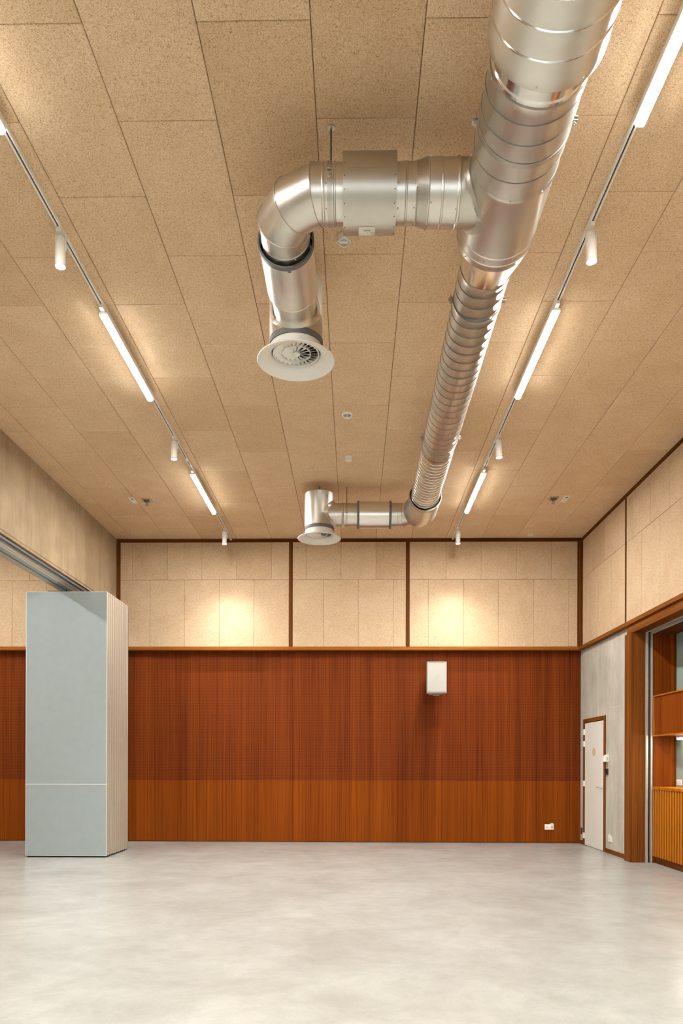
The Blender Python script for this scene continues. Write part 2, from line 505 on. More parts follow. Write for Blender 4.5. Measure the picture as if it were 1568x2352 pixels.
# boards further towards and behind the camera
rr = MB()
for k in range(10): rr.box(XR, XR+.024, .44-.6*(k+1)+.003, .44-.6*k, LZ1, 5.18)
tag(obj('acoustic_panel', rr, 'wool_wall', W), kind='stuff')
struct('trim_6', MB().box(XR+.003, XR+.022, Y0, YB+.009, 5.182, CZ-.001, .002), 'batten_y')
struct('trim_7', MB().box(XR-.041, XRL+.01, Y0, YB-.0145, LZ0, LZ1, .003), 'ledge_y')
n = 8
struct('trim_%d' % n, MB().box(3.806, XR+.0005, YB+.010, YB+.03, LZ1+.0005, 5.1815, .002).box(XR+.001, XR+.022, RB[0]+.001, YB+.03, LZ1+.0005, 5.1815, .002), 'batten')
for i in range(1, len(RB)-1, 2):
    n += 1
    struct('trim_%d' % n, MB().box(XR+.001, XR+.022, RB[i+1]+.001, RB[i]-.001, LZ1+.0005, 5.1815, .002), 'batten')
# baseboard pieces
struct('baseboard_right', MB().box(XRL-.014, XRL+.002, OY1+.235, 11.698, 0, .065, .002).box(XRL-.014, XRL+.002, 12.842, YBL-.001, 0, .065, .002), 'frame_y')
# faint pour line and tie marks on the concrete
pl = MB()
for a, b, zz in ((12.80, 12.35, 2.205), (12.1, 11.98, 2.212), (11.9, 11.84, 2.215), (11.5, 11.02, 2.226)):
    pl.box(XRL-.0012, XRL+.001, b, a, zz-.003, zz+.003)
tag(obj('pour_line', pl, 'rail_grey', W), 'faint pour line across the concrete above the door')

# bar opening frame
fr = thing('bar_opening_frame', 'mahogany frame lining the tall bar opening in the right wall', 'frame', (3.95, OY1, 0))
obj('jamb', MB().box(3.838, 4.04, OY1, OY1+.235, .001, OZ+.0, .002), 'frame', fr)
obj('jamb', MB().box(3.838, 4.04, OY0-.2, OY0, .001, OZ, .002), 'frame', fr)
obj('header', MB().box(3.868, 4.04, OY0-.2, OY1+.235, OZ+.001, LZ0-.001, .002), 'frame_y', fr)
al = thing('sliding_screen_track', 'pale aluminium guide track with black slot inside the bar opening', 'track', (4.09, OY1, 0))
def gprofile(mb, a0, a1, b0, b1, c0, c1, ax): pass
v1 = MB().box(4.041, 4.071, OY1-.03, OY1+.1, .001, OZ+.05, .001).box(4.107, 4.130, OY1-.03, OY1+.1, .001, OZ+.05, .001)
obj('side_guide', v1, 'alu', al)
obj('guide_slot', MB().box(4.071, 4.107, OY1+.02, OY1+.08, .001, OZ+.05), 'black', al)
v2 = MB().box(4.041, 4.071, OY0, OY1-.031, OZ-.005, OZ+.08, .001).box(4.107, 4.130, OY0, OY1-.031, OZ-.03, OZ+.08, .001)
obj('head_guide', v2, 'alu', al)
obj('guide_slot', MB().box(4.071, 4.107, OY0, OY1+.02, OZ+.02, OZ+.08), 'black', al)

# bar niche behind the opening
XN, XG = 4.133, 4.448
nb = struct('wall_bar_back', MB().box(XG, XG+.08, OY0, 10.44, 0, 3.35), 'green')
struct('trim_20', MB().box(XN, 4.52, 10.442, 10.47, .0, 3.20, .001), 'veneer')
struct('trim_21', MB().box(XN, 4.52, OY0-.03, OY0-.002, .0, 3.20, .001), 'veneer')
struct('trim_22', MB().box(XN, 4.52, OY0, 10.441, 3.168, 3.20, .001), 'batten_y')
struct('trim_23', MB().box(4.425, XG, 10.425, 10.4415, 1.06, 3.167), 'batten')
ct = thing('bar_counter', 'slatted orange timber bar counter standing in the wall opening', 'counter', (4.2, 9.0, 0))
obj('counter_top', MB().box(XN-.006, XG-.001, OY0+.002, 10.44, 1.018, 1.056, .003), 'bar', ct)
obj('front_board', MB().box(XN+.045, XN+.065, OY0+.002, 10.44, .001, 1.017), 'batten', ct)
obj('plinth', MB().box(XN+.026, XN+.0445, OY0+.002, 10.44, .001, .12), 'batten_y', ct)
k = 0
y = 10.44-.0
smesh = MB().box(XN, XN+.044, -.018, .018, .095, 1.017, .0015).mesh('slat', M['bar'])
while y-.06 > OY0+.02:
    link('slat', smesh, ct, (0, y-.02 if k == 0 else y-.02, 0)); y -= .0795; k += 1
cb = thing('overhead_bar_cabinet', 'closed mahogany cabinet band hanging above the bar counter', 'cabinet', (4.3, 9.0, 1.75))
obj('carcass', MB().box(XN+.016, XG-.001, OY0+.002, 10.439, 1.752, 2.312), 'veneer', cb)
obj('edge_strip', MB().box(XN, XN+.0155, OY0+.002, 10.44, 2.297, 2.316, .001), 'bar', cb)
obj('edge_strip', MB().box(XN, XN+.0155, OY0+.002, 10.44, 1.750, 1.769, .001), 'bar', cb)
obj('edge_strip', MB().box(XN, XN+.0155, 10.421, 10.4405, 1.7695, 2.2965, .001), 'bar', cb)
lb = thing('worktop_lamp', 'glowing strip lamp under the overhead bar cabinet', 'lamp', (4.37, 9.4, 1.75))
obj('housing', MB().box(4.33, 4.41, 8.9, 10.16, 1.722, 1.751, .002), 'white_matt', lb)
obj('diffuser', MB().box(4.335, 4.405, 8.91, 10.15, 1.700, 1.7215, .004), 'under', lb)
sg = thing('wall_socket', 'white double socket on the grey green wall behind the bar counter', 'socket', (XG, 10.4, 1.12))
obj('cover_plate', MB().box(XG-.009, XG+.001, 10.24, 10.405, 1.078, 1.160, .002), 'white_matt', sg)
for yy in (10.365, 10.285):
    obj('socket_well', MB().lathe((XG-.0105, yy, 1.119), (1, 0, 0), [(0, .022), (.001, .022), (.001, .019), (.0008, .019)], 20, True), 'rail_grey', sg)

# ------------------------------------------------------------------ door in the right wall
d1 = struct('door_1', MB().box(XRL-.008, XRL+.032, DY0, DY1, .008, DZ, .002), 'door')
obj('door_frame', MB().box(XRL-.012, XRL+.12, 11.70, 11.782, 0, 2.13, .002).box(XRL-.012, XRL+.12, 12.748, 12.83, 0, 2.13, .002).box(XRL-.012, XRL+.12, 11.7825, 12.7475, DZ+.012, 2.13, .002), 'frame', d1)
obj('frame_back', MB().box(XRL+.034, XRL+.12, 11.783, 12.747, .001, DZ+.011), 'frame', d1)
for z in (1.91, 1.71, 1.04, .16):
    obj('hinge', MB().box(XRL-.028, XRL-.0085, 12.725, 12.79, z-.048, z+.048, .004), 'white_matt', d1)
hd = MB().lathe((XRL-.0085, 11.85, 1.005), (-1, 0, 0), [(0, .026), (.008, .026), (.0085, .012), (.045, .011)], 20)
hd.sweep([(XRL-.048, 11.85, 1.005), (XRL-.056, 11.862, 1.006), (XRL-.056, 11.97, 1.008), (XRL-.050, 12.0, 1.005)], .010, 14, caps=True)
tag(obj('handle', hd, 'alu', d1, 40), 'brushed metal lever handle')
sign = obj('door_sign', MB().lathe((XRL-.0078, 12.26, 1.565), (-1, 0, 0), [(0, .068), (.002, .068)], 40), 'tan', d1)
fig = MB()
X_ = XRL-.0104
fig.lathe((X_+.0004, 12.262, 1.600), (-1, 0, 0), [(0, .009), (.0006, .009)], 14)
fig.poly([(X_, 12.275, 1.588), (X_, 12.262, 1.590), (X_, 12.240, 1.566), (X_, 12.246, 1.560), (X_, 12.262, 1.574), (X_, 12.262, 1.556), (X_, 12.236, 1.553), (X_, 12.236, 1.545), (X_, 12.275, 1.547)], (-.0006, 0, 0))
fig.box(X_-.0006, X_, 12.235, 12.285, 1.531, 1.535).box(X_-.0006, X_, 12.243, 12.277, 1.520, 1.523)
tag(obj('pictogram', fig, 'white_matt', d1), 'white figure on the round tan sign')

# small wall devices beside the door
b1 = thing('wall_chime_box', 'white wedge-shaped box on the concrete beside the door frame', 'wall box', (XRL, 11.64, 1.46))
pr = [(XRL, 11.70, 1.515), (XRL-.012, 11.70, 1.515), (XRL-.045, 11.70, 1.49), (XRL-.05, 11.70, 1.405), (XRL, 11.70, 1.405)]
obj('casing', MB().poly(pr, (0, -.125, 0)), 'white', b1)
obj('side_slot', MB().box(XRL-.03, XRL-.012, 11.5742, 11.5752, 1.42, 1.48), 'rail_grey', b1)
b2 = thing('card_reader', 'small black switch box below the white chime box', 'card reader', (XRL, 11.63, 1.25))
obj('casing', MB().box(XRL-.022, XRL, 11.58, 11.68, 1.205, 1.30, .005), 'black', b2)
obj('indicator', MB().box(XRL-.024, XRL-.0215, 11.655, 11.672, 1.222, 1.232), 'tan', b2)
b3 = thing('wall_socket', 'white stepped socket plate low on the concrete beside the door', 'socket', (XRL, 11.47, .23))
obj('cover_plate', MB().box(XRL-.012, XRL, 11.385, 11.56, .185, .268, .002).box(XRL-.018, XRL, 11.46, 11.53, .188, .295, .002), 'white_matt', b3)
for yy in (11.43, 11.505):
    obj('socket_well', MB().lathe((XRL-(.0185 if yy > 11.45 else .0125), yy, .225), (-1, 0, 0), [(0, .02), (.0008, .02), (.0008, .016), (0, .016)], 18, True), 'rail_grey', b3)
b4 = thing('wall_outlet', 'dark recessed outlet low in the corner left of the door', 'socket', (XRL, 12.93, .225))
obj('cover_plate', MB().box(XRL-.006, XRL, 12.885, 12.965, .17, .275, .001), 'edge_dark', b4)
obj('outlet_face', MB().box(XRL-.008, XRL-.0055, 12.905, 12.945, .185, .235), 'black', b4)

# ------------------------------------------------------------------ left: concrete beam, rail, walls out of view
bm_ = MB().box(XB-.5, XB, Y0, YB+.1, 4.10, CZ+.1)
bm_.poly([(XB, Y0, 4.10), (XB-.012, Y0, 4.085), (XB-.012, Y0, 4.06), (XB-.488, Y0, 4.06), (XB-.5, Y0, 4.10)], (0, YB+.1-Y0, 0))
struct('wall_left', bm_, 'beam')
struct('wall_far_left', MB().box(XL-.2, XL, Y0, YBL, 0, CZ+.1), 'plaster')
struct('wall_rear', MB().box(XL, -3.2, Y0-.2, Y0, 0, CZ+.1).box(3.0, 6, Y0-.2, Y0, 0, CZ+.1).box(-3.2, 3.0, Y0-.2, Y0, 3.6, CZ+.1).box(-3.2, 3.0, Y0-.2, Y0, 0, .4), 'plaster')
pt = bpy.data.lights.new('window_portal', 'AREA'); pt.shape = 'RECTANGLE'; pt.size = 6.2; pt.size_y = 3.2
pt.cycles.is_portal = True
po = bpy.data.objects.new('window_portal', pt); COL.objects.link(po)
po.location = (-.1, Y0-.15, 2.0); po.rotation_euler = (PI/2, 0, 0)
wf = MB()
for x in (-3.2, -1.15, .9, 2.94): wf.box(x, x+.06, Y0-.12, Y0-.06, .4, 3.6)
wf.box(-3.2, 3.0, Y0-.12, Y0-.06, .4, .46).box(-3.2, 3.0, Y0-.12, Y0-.06, 3.54, 3.6)
struct('window_1', wf, 'batten')
tr = thing('partition_rail', 'grey aluminium ceiling rail under the concrete beam carrying the partition', 'rail', (-4.35, 8, 4.06))
RY0, RY1 = -1.0, 12.84
obj('rail_body', MB().box(-4.49, -4.397, RY0, RY1, 3.985, 4.059, .002).box(-4.367, -4.285, RY0, RY1, 3.985, 4.059, .002), 'rail_grey', tr)
obj('white_strip', MB().box(-4.2845, -4.262, RY0, RY1, 3.979, 4.059, .002), 'white', tr)
obj('edge_profile', MB().box(-4.2615, -4.22, RY0, RY1, 3.992, 4.059, .002), 'alu_paint', tr)
obj('shadow_gap_strip', MB().box(-4.2195, -4.17, RY0, RY1, 4.02, 4.059), 'rubber', tr)  # dark grey strip stands in for the shade of the gap under the beam
obj('slot', MB().box(-4.3965, -4.3675, RY0, RY1, 4.02, 4.058), 'black', tr)

# folded partition: ten identical leaves hung from the rail
PX0, PX1, PT, PZ0, PZ1 = -4.757, -3.575, .084, .022, 3.845
def leaf(y):
    t = thing('partition_panel', 'x', 'partition panel', (-4.166, y+PT/2, 0), 'stacked grey partition panels')
    fb = MB()
    for a, b in ((y+.002, y+.0065), (y+PT-.0065, y+PT-.002)):
        fb.box(PX0+.007, PX1-.007, a, b, PZ0+.007, 1.052)
        fb.box(PX0+.007, PX1-.007, a, b, 1.064, PZ1-.007)
    obj('face_board', fb, 'grey_panel', t)
    trm = MB()
    for a, b in ((y, y+.0065), (y+PT-.0065, y+PT)):
        trm.box(PX0, PX0+.0068, a, b, PZ0, PZ1); trm.box(PX1-.0068, PX1, a, b, PZ0, PZ1)
        trm.box(PX0+.0069, PX1-.0069, a, b, PZ0, PZ0+.0068); trm.box(PX0+.0069, PX1-.0069, a, b, PZ1-.0068, PZ1)
        trm.box(PX0+.0069, PX1-.0069, a, b, 1.0525, 1.0635)
    obj('edge_trim', trm, 'alu_paint', t)
    # end profile: two lips and a recessed seal
    ep = MB()
    for X0, X1 in ((PX1-.03, PX1-.0005), (PX0+.0005, PX0+.03)):
        ep.box(X0, X1, y+.0066, y+.034, PZ0+.01, PZ1-.002, .002)
        ep.box(X0, X1, y+PT-.034, y+PT-.0066, PZ0+.01, PZ1-.002, .002)
    obj('end_profile', ep, 'edge', t)
    sl = MB()
    for X0, X1 in ((PX1-.03, PX1-.006), (PX0+.006, PX0+.03)): sl.box(X0, X1, y+.0345, y+PT-.0345, PZ0+.01, PZ1-.01); sl.box(X0, X1+(.0055 if X1 > -4 else 0), y+PT, y+PT+.0170, PZ0+.01, PZ1-.01)  # second strip fills the gap behind each leaf with dark, standing for its shade
    obj('seal_and_gap_shade', sl, 'edge_dark', t)
    obj('core', MB().box(PX0+.031, PX1-.031, y+.0135, y+PT-.0135, PZ0+.02, PZ1-.02), 'edge_dark', t)
    obj('bottom_seal', MB().box(PX0+.02, PX1-.02, y+.02, y+PT-.02, .001, PZ0+.018), 'black', t)
    hg = MB().box(-4.45, -4.20, y+.01, y+PT-.01, PZ1+.0005, PZ1+.012)
    obj('hanger', hg, 'black', t)
    return t
ords = ['front-most of the folded stack, its full broad face showing', 'second from the front of the folded stack', 'third from the front of the folded stack', 'fourth from the front of the folded stack', 'fifth from the front of the folded stack', 'sixth from the front of the folded stack', 'seventh from the front of the folded stack', 'eighth from the front, third from the rear of the stack', 'ninth from the front, last but one of the stack', 'rearmost of the folded stack, nearest the back wall']
p0 = leaf(10.75)
p0['label'] = 'grey partition panel with white trim, ' + ords[0]
for i in range(1, 10):
    lf = dup(p0, (0, i*.1015, 0), 'partition panel showing only its cream edge, ' + ords[i])
    if i > 4: obj('hanger_pin', MB().box(-4.388, -4.376, 10.75+i*.1015+.037, 10.75+i*.1015+.049, PZ1+.0125, 4.02), 'black', lf)

# ------------------------------------------------------------------ ducts
DZc = 4.83          # height of all duct axes
def ring(mb, o, a, t, r, h=.006, w_=.006, seg=56):
    mb.lathe(o, a, [(t-w_, r-.001), (t-w_*.5, r+h), (t+w_*.5, r+h), (t+w_, r-.001)], seg, False, False)
def screws(mb, o, a, t, r, n, ph=0.0, s_=.006):
    o = Vector(o); a = Vector(a).normalized(); u = a.orthogonal().normalized(); v = a.cross(u)
    for k in range(n):
        th = 2*PI*k/n+ph; d = u*math.cos(th)+v*math.sin(th)
        mb.lathe(o+a*t+d*(r-.001), d, [(0, s_), (.004, s_*.8), (.005, s_*.3)], 8)
def clamp(parent, o, a, t, r, side):
    """two-part band with bolted ears at the ends of the direction 'side'"""
    o = Vector(o); a = Vector(a).normalized(); sd = Vector(side).normalized()
    mb = MB().lathe(o, a, [(t-.014, r+.001), (t-.014, r+.005), (t+.014, r+.005), (t+.014, r+.001)], 56, True)
    up = Vector((0, 0, 1))
    for q in (-1, 1):
        c = o+a*t+sd*q*(r+.018)
        for e in (-1, 1):
            cc = c+up*e*.010
            d = [abs(sd[i])*.018+abs(a[i])*.013+abs(up[i])*.004 for i in range(3)]
            mb.box(cc[0]-d[0], cc[0]+d[0], cc[1]-d[1], cc[1]+d[1], cc[2]-d[2], cc[2]+d[2], .001)
        mb.lathe(c-up*.03, up, [(0, .0045), (.075, .0045)], 10)
        mb.lathe(c-up*.024, up, [(0, .011), (.010, .011)], 6)
        mb.lathe(c+up*.014, up, [(0, .011), (.009, .011)], 6)
    return obj('pipe_clamp', mb, 'zinc_dull', parent, 40)
def rod(x, y, z0, label, r=.006):
    t = thing('hanger_rod', label, 'hanger rod', (x, y, CZ))
    mb = MB().lathe((x, y, z0), (0, 0, 1), [(0, r), (CZ-z0-.001, r)], 10)
    obj('threaded_rod', mb, 'seam', t, 40)
    obj('washer', MB().lathe((x, y, CZ-.007), (0, 0, 1), [(0, .022), (.006, .022)], 20).lathe((x, y, CZ-.018), (0, 0, 1), [(0, .010), (.011, .010)], 6), 'zinc', t, 40)
    return t
AXm = .907; Ym = (0, 1, 0)
O = (AXm, 0, DZc)
RA, RBm, RC_ = .282, .2465, .1785
md = thing('ventilation_duct', 'long galvanised spiral duct running under the ceiling towards the back wall', 'duct', (AXm, 7, DZc))
# section A, nearest and widest
mb = MB().lathe(O, Ym, [(-.5, RA), (3.50, RA), (3.515, RA+.004), (3.563, RA+.004), (3.563, RA-.006), (3.53, RA-.008)], 72, False, False)
dA = obj('wide_duct', mb, 'zinc', md, 35)
mb = MB(); 
for t in (3.08, 3.22, 3.36, 3.50): mb.helix(O, Ym, RA, t-.14, t, .14, .006, .005, 72)
mb.helix(O, Ym, RA, -.5, 2.94, .14, .006, .005, 48)
obj('spiral_seam', mb, 'zinc_bright', dA, 40)
mb = MB(); screws(mb, O, Ym, 3.54, RA+.004, 8, .2); tag(obj('screw', mb, 'zinc_dull', dA, 40), kind='stuff')
# reducing collar
mb = MB().lathe(O, Ym, [(3.50, .240), (3.60, .240), (3.665, .240), (3.675, .2455), (3.69, .2455), (3.70, .240), (3.74, .240)], 72, False, False)
obj('collar', mb, 'zinc_bright', md, 25)
# section B
mb = MB().lathe(O, Ym, [(3.705, RBm-.008), (3.700, RBm+.003), (3.735, RBm+.003), (3.745, RBm), (4.316, RBm)], 72, False, False)
dB = obj('duct_section', mb, 'zinc', md, 35)
mb = MB().helix(O, Ym, RBm, 3.745, 4.28, .125, .004, .003, 80); obj('spiral_seam', mb, 'seam', dB, 40)
mb = MB(); screws(mb, O, Ym, 3.72, RBm+.003, 8, .5); screws(mb, O, Ym, 4.302, RBm+.001, 8, .1); tag(obj('screw', mb, 'zinc_dull', dB, 40), kind='stuff')
clamp(md, O, Ym, 4.046, RBm, (1, 0, 0))
# tee fitting
mb = MB().lathe(O, Ym, [(4.300, RBm+.0005), (4.316, RBm+.003), (4.322, RBm+.0015), (4.79, RBm+.0015), (4.797, RBm+.005), (4.804, RBm+.0015), (4.857, RBm+.0015), (4.863, RBm+.005), (4.870, RBm+.0015), (4.917, RBm)], 72, False, False)
tB = obj('tee_fitting', mb, 'zinc', md, 25)
mb = MB(); screws(mb, O, Ym, 4.826, RBm+.002, 8, .35); screws(mb, O, Ym, 4.893, RBm+.002, 8, .1); tag(obj('screw', mb, 'zinc_dull', tB, 40), kind='stuff')
YBR = 4.56
def saddle(C, a, m, R, r, fl, ln):
    C, a, m = Vector(C), Vector(a), Vector(m); nn = m.cross(a); s = MB(); seg = 56; rings = []
    for j, (f, kind) in enumerate([(0, 's'), (0, 'q'), (.35, 'e'), (1, 'e')]):
        for k in range(seg):
            th = 2*PI*k/seg; cu, sv = math.cos(th), math.sin(th); rr = r+fl*f
            q = R*R-(rr*sv)**2
            d = math.sqrt(max(q, 0))
            if kind == 's': h = R+ln
            elif kind == 'q': h = math.sqrt(R*R-((r+fl)*sv)**2)+fl*1.25
            elif f < .5: h = d+fl*.42
            else: h = d+.0025
            s.v.append(tuple(C+a*h+m*(rr*cu)+nn*(rr*sv)))
    for i in range(3):
        for k in range(seg):
            k2 = (k+1) % seg; s.f.append((i*seg+k, i*seg+k2, (i+1)*seg+k2, (i+1)*seg+k))
    return s
obj('saddle_branch', saddle((AXm, YBR, DZc), (-1, 0, 0), (0, 1, 0), RBm, .1775, .030, .055), 'zinc_dull', md, 50)
# reducer cone
mb = MB().lathe(O, Ym, [(4.9175, RBm), (4.925, RBm-.002), (5.195, RC_+.003), (5.235, RC_-.002)], 72, False, False)
obj('reducer_cone', mb, 'zinc_bright', md, 20)
# section C and D
mb = MB().lathe(O, Ym, [(5.222, RC_-.004), (5.218, RC_+.004), (5.262, RC_+.004), (5.268, RC_), (7.93, RC_), (8.20, RC_)], 64, False, False)
dC = obj('duct_section', mb, 'zinc', md, 35)
mb = MB().helix(O, Ym, RC_, 5.268, 8.17, .122, .0035, .0028, 64); obj('spiral_seam', mb, 'seam', dC, 40)
clamp(md, O, Ym, 5.605, RC_, (1, 0, 0)); clamp(md, O, Ym, 7.97, RC_, (1, 0, 0))
mb = MB().lathe(O, Ym, [(8.19, RC_+.004), (8.225, RC_+.004), (8.23, RC_), (9.80, RC_)], 64, False, False)
dD = obj('duct_section', mb, 'zinc', md, 35)
mb = MB().helix(O, Ym, RC_, 8.24, 9.72, .085, .0045, .0045, 64); obj('spiral_seam', mb, 'zinc_bright', dD, 40)

def elbow_pts(corner, d_in, d_out, rc, n=3):
    """mitred gore elbow: start, joints, end"""
    c = Vector(corner); a = Vector(d_in); b = Vector(d_out)
    ctr = c - a*rc + b*rc   # centre of the bend
    out = [c - a*rc]
    half = PI/2/(2*n)
    rr = rc/math.cos(half)
    for i in range(n):
        th = half*(2*i+1)
        out.append(ctr - b*rr*math.cos(th) + a*rr*math.sin(th))
    out.append(c + b*rc)
    return out, ctr
# ---- near branch
XS = -.463
bd = thing('branch_duct', 'near side branch duct with a gored elbow, left of the main duct', 'duct', (.2, YBR, DZc))
Ob = (0, YBR, DZc); Xm = (-1, 0, 0)
R1, R2 = .1585, .1775
mb = MB().lathe(Ob, (1, 0, 0), [(.620, R2+.001), (.616, R2+.006), (.606, R2+.006), (.600, R2), (.52, R2), (.516, R2+.004), (.510, R2+.004), (.506, R2), (.437, R2), (.432, R2+.006), (.426, R2+.004)], 56, False, False)
s1 = obj('duct_section', mb, 'zinc', bd, 30)
mb = MB(); screws(mb, Ob, (1, 0, 0), .595, R2, 8, .3); screws(mb, Ob, (1, 0, 0), .445, R2, 8, .1); tag(obj('screw', mb, 'zinc_dull', s1, 40), kind='stuff')
mb = MB().lathe(Ob, (1, 0, 0), [(.4255, R2+.002), (.365, R1+.001)], 56, False, False)
obj('reducer_cone', mb, 'zinc_dull', bd, 20)
mb = MB().lathe(Ob, (1, 0, 0), [(.364, R1+.005), (.356, R1), (.307, R1), (.303, R1+.004), (.297, R1+.004), (.293, R1), (.235, R1)], 56, False, False)
s2 = obj('duct_section', mb, 'zinc', bd, 30)
mb = MB(); screws(mb, Ob, (1, 0, 0), .348, R1, 8, .3); screws(mb, Ob, (1, 0, 0), .252, R1, 8, .3); tag(obj('screw', mb, 'zinc_dull', s2, 40), kind='stuff')
pts, ctr = elbow_pts((XS, YBR, DZc), (-1, 0, 0), (0, 1, 0), .315)
mb = MB().lathe(Ob, (1, 0, 0), [(-.07, R1), (-.120, R1), (-.124, R1+.004), (-.130, R1+.004), (-.134, R1), (-.186, R1), (-.192, R1+.004), (-.200, R1+.004), (-.206, R1)], 56, False, False)
s3 = obj('duct_section', mb, 'zinc', bd, 30)
mb = MB(); screws(mb, Ob, (1, 0, 0), -.178, R1, 8, .3); tag(obj('screw', mb, 'zinc_dull', s3, 40), kind='stuff')
clamp(bd, Ob, (1, 0, 0), -.156, R1, (0, 1, 0))
el = MB().sweep([(-.20, YBR, DZc)] + [tuple(p) for p in pts[1:-1]] + [(XS, 5.02, DZc)], R1+.0008, 56)
e1 = obj('elbow', el, 'zinc', bd, 20)
jr = MB()
def gore_rings(mb, pts, r, seg=56, h=.004, w_=.0035):
    P = [Vector(p) for p in pts]
    for i in range(1, len(P)-1):
        d1 = (P[i]-P[i-1]).normalized(); d2 = (P[i+1]-P[i]).normalized(); nrm = (d1+d2).normalized()
        mb.sweep([P[i]-nrm*w_, P[i]+nrm*w_], .01, 3) if False else None
        u = Vector((0, 0, 1)); side = nrm.cross(u).normalized()
        b = len(mb.v); el_ = 1/d1.dot(nrm)
        for dt, dr in ((-w_, 0), (-w_*.4, h), (w_*.4, h), (w_, 0)):
            for k in range(seg):
                th = 2*PI*k/seg
                mb.v.append(tuple(P[i]+nrm*dt+side*math.cos(th)*(r+dr)*el_+u*math.sin(th)*(r+dr)))
        for j in range(3):
            for k in range(seg):
                k2 = (k+1) % seg; mb.f.append((b+j*seg+k, b+j*seg+k2, b+(j+1)*seg+k2, b+(j+1)*seg+k))
gore_rings(jr, pts, R1+.0008)
jr.lathe((XS, 0, DZc), Ym, [(4.905, R1), (4.909, R1+.004), (4.915, R1+.004), (4.919, R1)], 56, False, False)
obj('gore_seam', jr, 'zinc_dull', e1, 30)
mb = MB(); screws(mb, (XS, 0, DZc), Ym, 4.93, R1, 8, .35); screws(mb, (XS, 0, DZc), Ym, 4.985, R1, 8, .0); tag(obj('screw', mb, 'zinc_dull', e1, 40), kind='stuff')
# fire damper sleeve with overlapping sheet and label
dp = thing('damper_box', 'dull steel sleeve box around the near branch duct, with a paper label', 'duct damper', (.08, YBR, DZc))
RS = .207
sh = []
a0, a1 = math.radians(100), math.radians(370+68)  # wraps from the top round the front and below
mb = MB().lathe(Ob, (1, 0, 0), [(-.077, R1+.003), (-.077, RS), (.240, RS), (.240, R1+.003)], 72, False, False)
obj('sleeve', mb, 'zinc_dull', dp, 35)
# overlapping upper sheet: short arc strip proud of the sleeve, seen on the camera side
mb = MB(); b = 0; seg = 14
for x in (-.0785, .2415):
    for k in range(seg+1):
        th = math.radians(180-(k/seg)*60)  # camera side is -Y
        for rr in (RS+.0015, RS+.0005): mb.v.append((x, YBR+math.cos(th)*rr, DZc+math.sin(th)*rr))
for k in range(seg):
    o1 = k*2; o2 = (seg+1)*2+k*2
    mb.f.append((o1, o1+2, o2+2, o2))
mb.f.append((0, 1, (seg+1)*2+1, (seg+1)*2))
obj('upper_sheet', mb, 'zinc_dull', dp, 60)
mb = MB()
for x in (-.066, .229):
    for k in range(7):
        th = math.radians(172+k*19); d = Vector((0, math.cos(th), math.sin(th)))
        mb.lathe(Vector((x, YBR, DZc))+d*(RS-.001), d, [(0, .004), (.003, .003)], 8)
tag(obj('rivet', mb, 'seam', dp, 40), kind='stuff')
# label follows the curve near the bottom front
def arc_patch(x0, x1, t0, t1, r, mat, name, parent, n=6):
    mb = MB()
    for k in range(n+1):
        th = math.radians(t0+(t1-t0)*k/n)
        for x in (x0, x1):
            for rr in (r, r-.001): mb.v.append((x, YBR+math.cos(th)*rr, DZc+math.sin(th)*rr))
    for k in range(n):
        b_ = k*4; mb.f += [(b_, b_+2, b_+6, b_+4), (b_+1, b_+5, b_+7, b_+3), (b_, b_+4, b_+5, b_+1), (b_+2, b_+3, b_+7, b_+6)]
    mb.f += [(0, 1, 3, 2), (n*4, n*4+2, n*4+3, n*4+1)]
    return obj(name, mb, mat, parent, 60)
lab = arc_patch(.018, .116, 266, 292, RS+.0025, 'paper', 'paper_label', dp)
ink = MB()
def ink_patch(x0, x1, t0, t1):
    b_ = len(ink.v)
    for t_ in (t0, t1):
        th = math.radians(266+(t_-213)*26/15)
        for x in (x0, x1): ink.v.append((x, YBR+math.cos(th)*(RS+.0032), DZc+math.sin(th)*(RS+.0032)))
    ink.f.append((b_, b_+1, b_+3, b_+2))
for a, b, c, d in ((.024, .112, 215.6, 215.8), (.024, .112, 219.2, 219.35), (.024, .112, 222.8, 222.95), (.024, .0247, 215.6, 228), (.1113, .112, 215.6, 222.8),
                   (.053, .066, 216.6, 217.5), (.069, .073, 216.6, 217.5), (.076, .088, 216.7, 217.4), (.093, .096, 216.7, 217.3),
                   (.047, .062, 218.0, 218.5), (.067, .094, 218.0, 218.5), (.066, .076, 220.8, 221.3), (.090, .109, 220.8, 221.5), (.098, .110, 224.4, 225.0)):
    ink_patch(a, b, c, d)
lab2 = link('printed_lines', ink.mesh('printed_lines', M['ink']), lab)
rod(-.152, 4.56, DZc+R1+.004, 'thin hanger rod from ceiling to the near branch duct')

def silencer_y(x, y0, y1, ro, ri, label, grp=None):
    t = thing('duct_silencer', label, 'duct silencer', (x, (y0+y1)/2, DZc))
    mb = MB().lathe((x, 0, DZc), Ym, [(y0+.02, ro), (y1, ro)], 64, False, False)
    mb.lathe((x, 0, DZc), Ym, [(y0+.10, ri), (y0+.10, ro-.004)], 64, False, False)
    obj('outer_sleeve', mb, 'brushed', t, 30)
    mb = MB().lathe((x, 0, DZc), Ym, [(y0, ro-.006), (y0, ro+.006), (y0+.035, ro+.006), (y0+.035, ro-.006)], 64, True)
    mb.box(x+.01, x+.035, y0+.005, y0+.045, DZc-ro-.010, DZc-ro-.005, .001)
    obj('edge_band', mb, 'rubber', t, 40)
    mb = MB().lathe((x, 0, DZc), Ym, [(y0+.095, ri), (y0+.10, ro-.002)], 64, False, False)
    obj('inner_lining', mb, 'black', t)
    return t
silencer_y(XS, 4.945, 5.435, .182, .162, 'bright cylindrical silencer hanging between near elbow and near air diffuser')

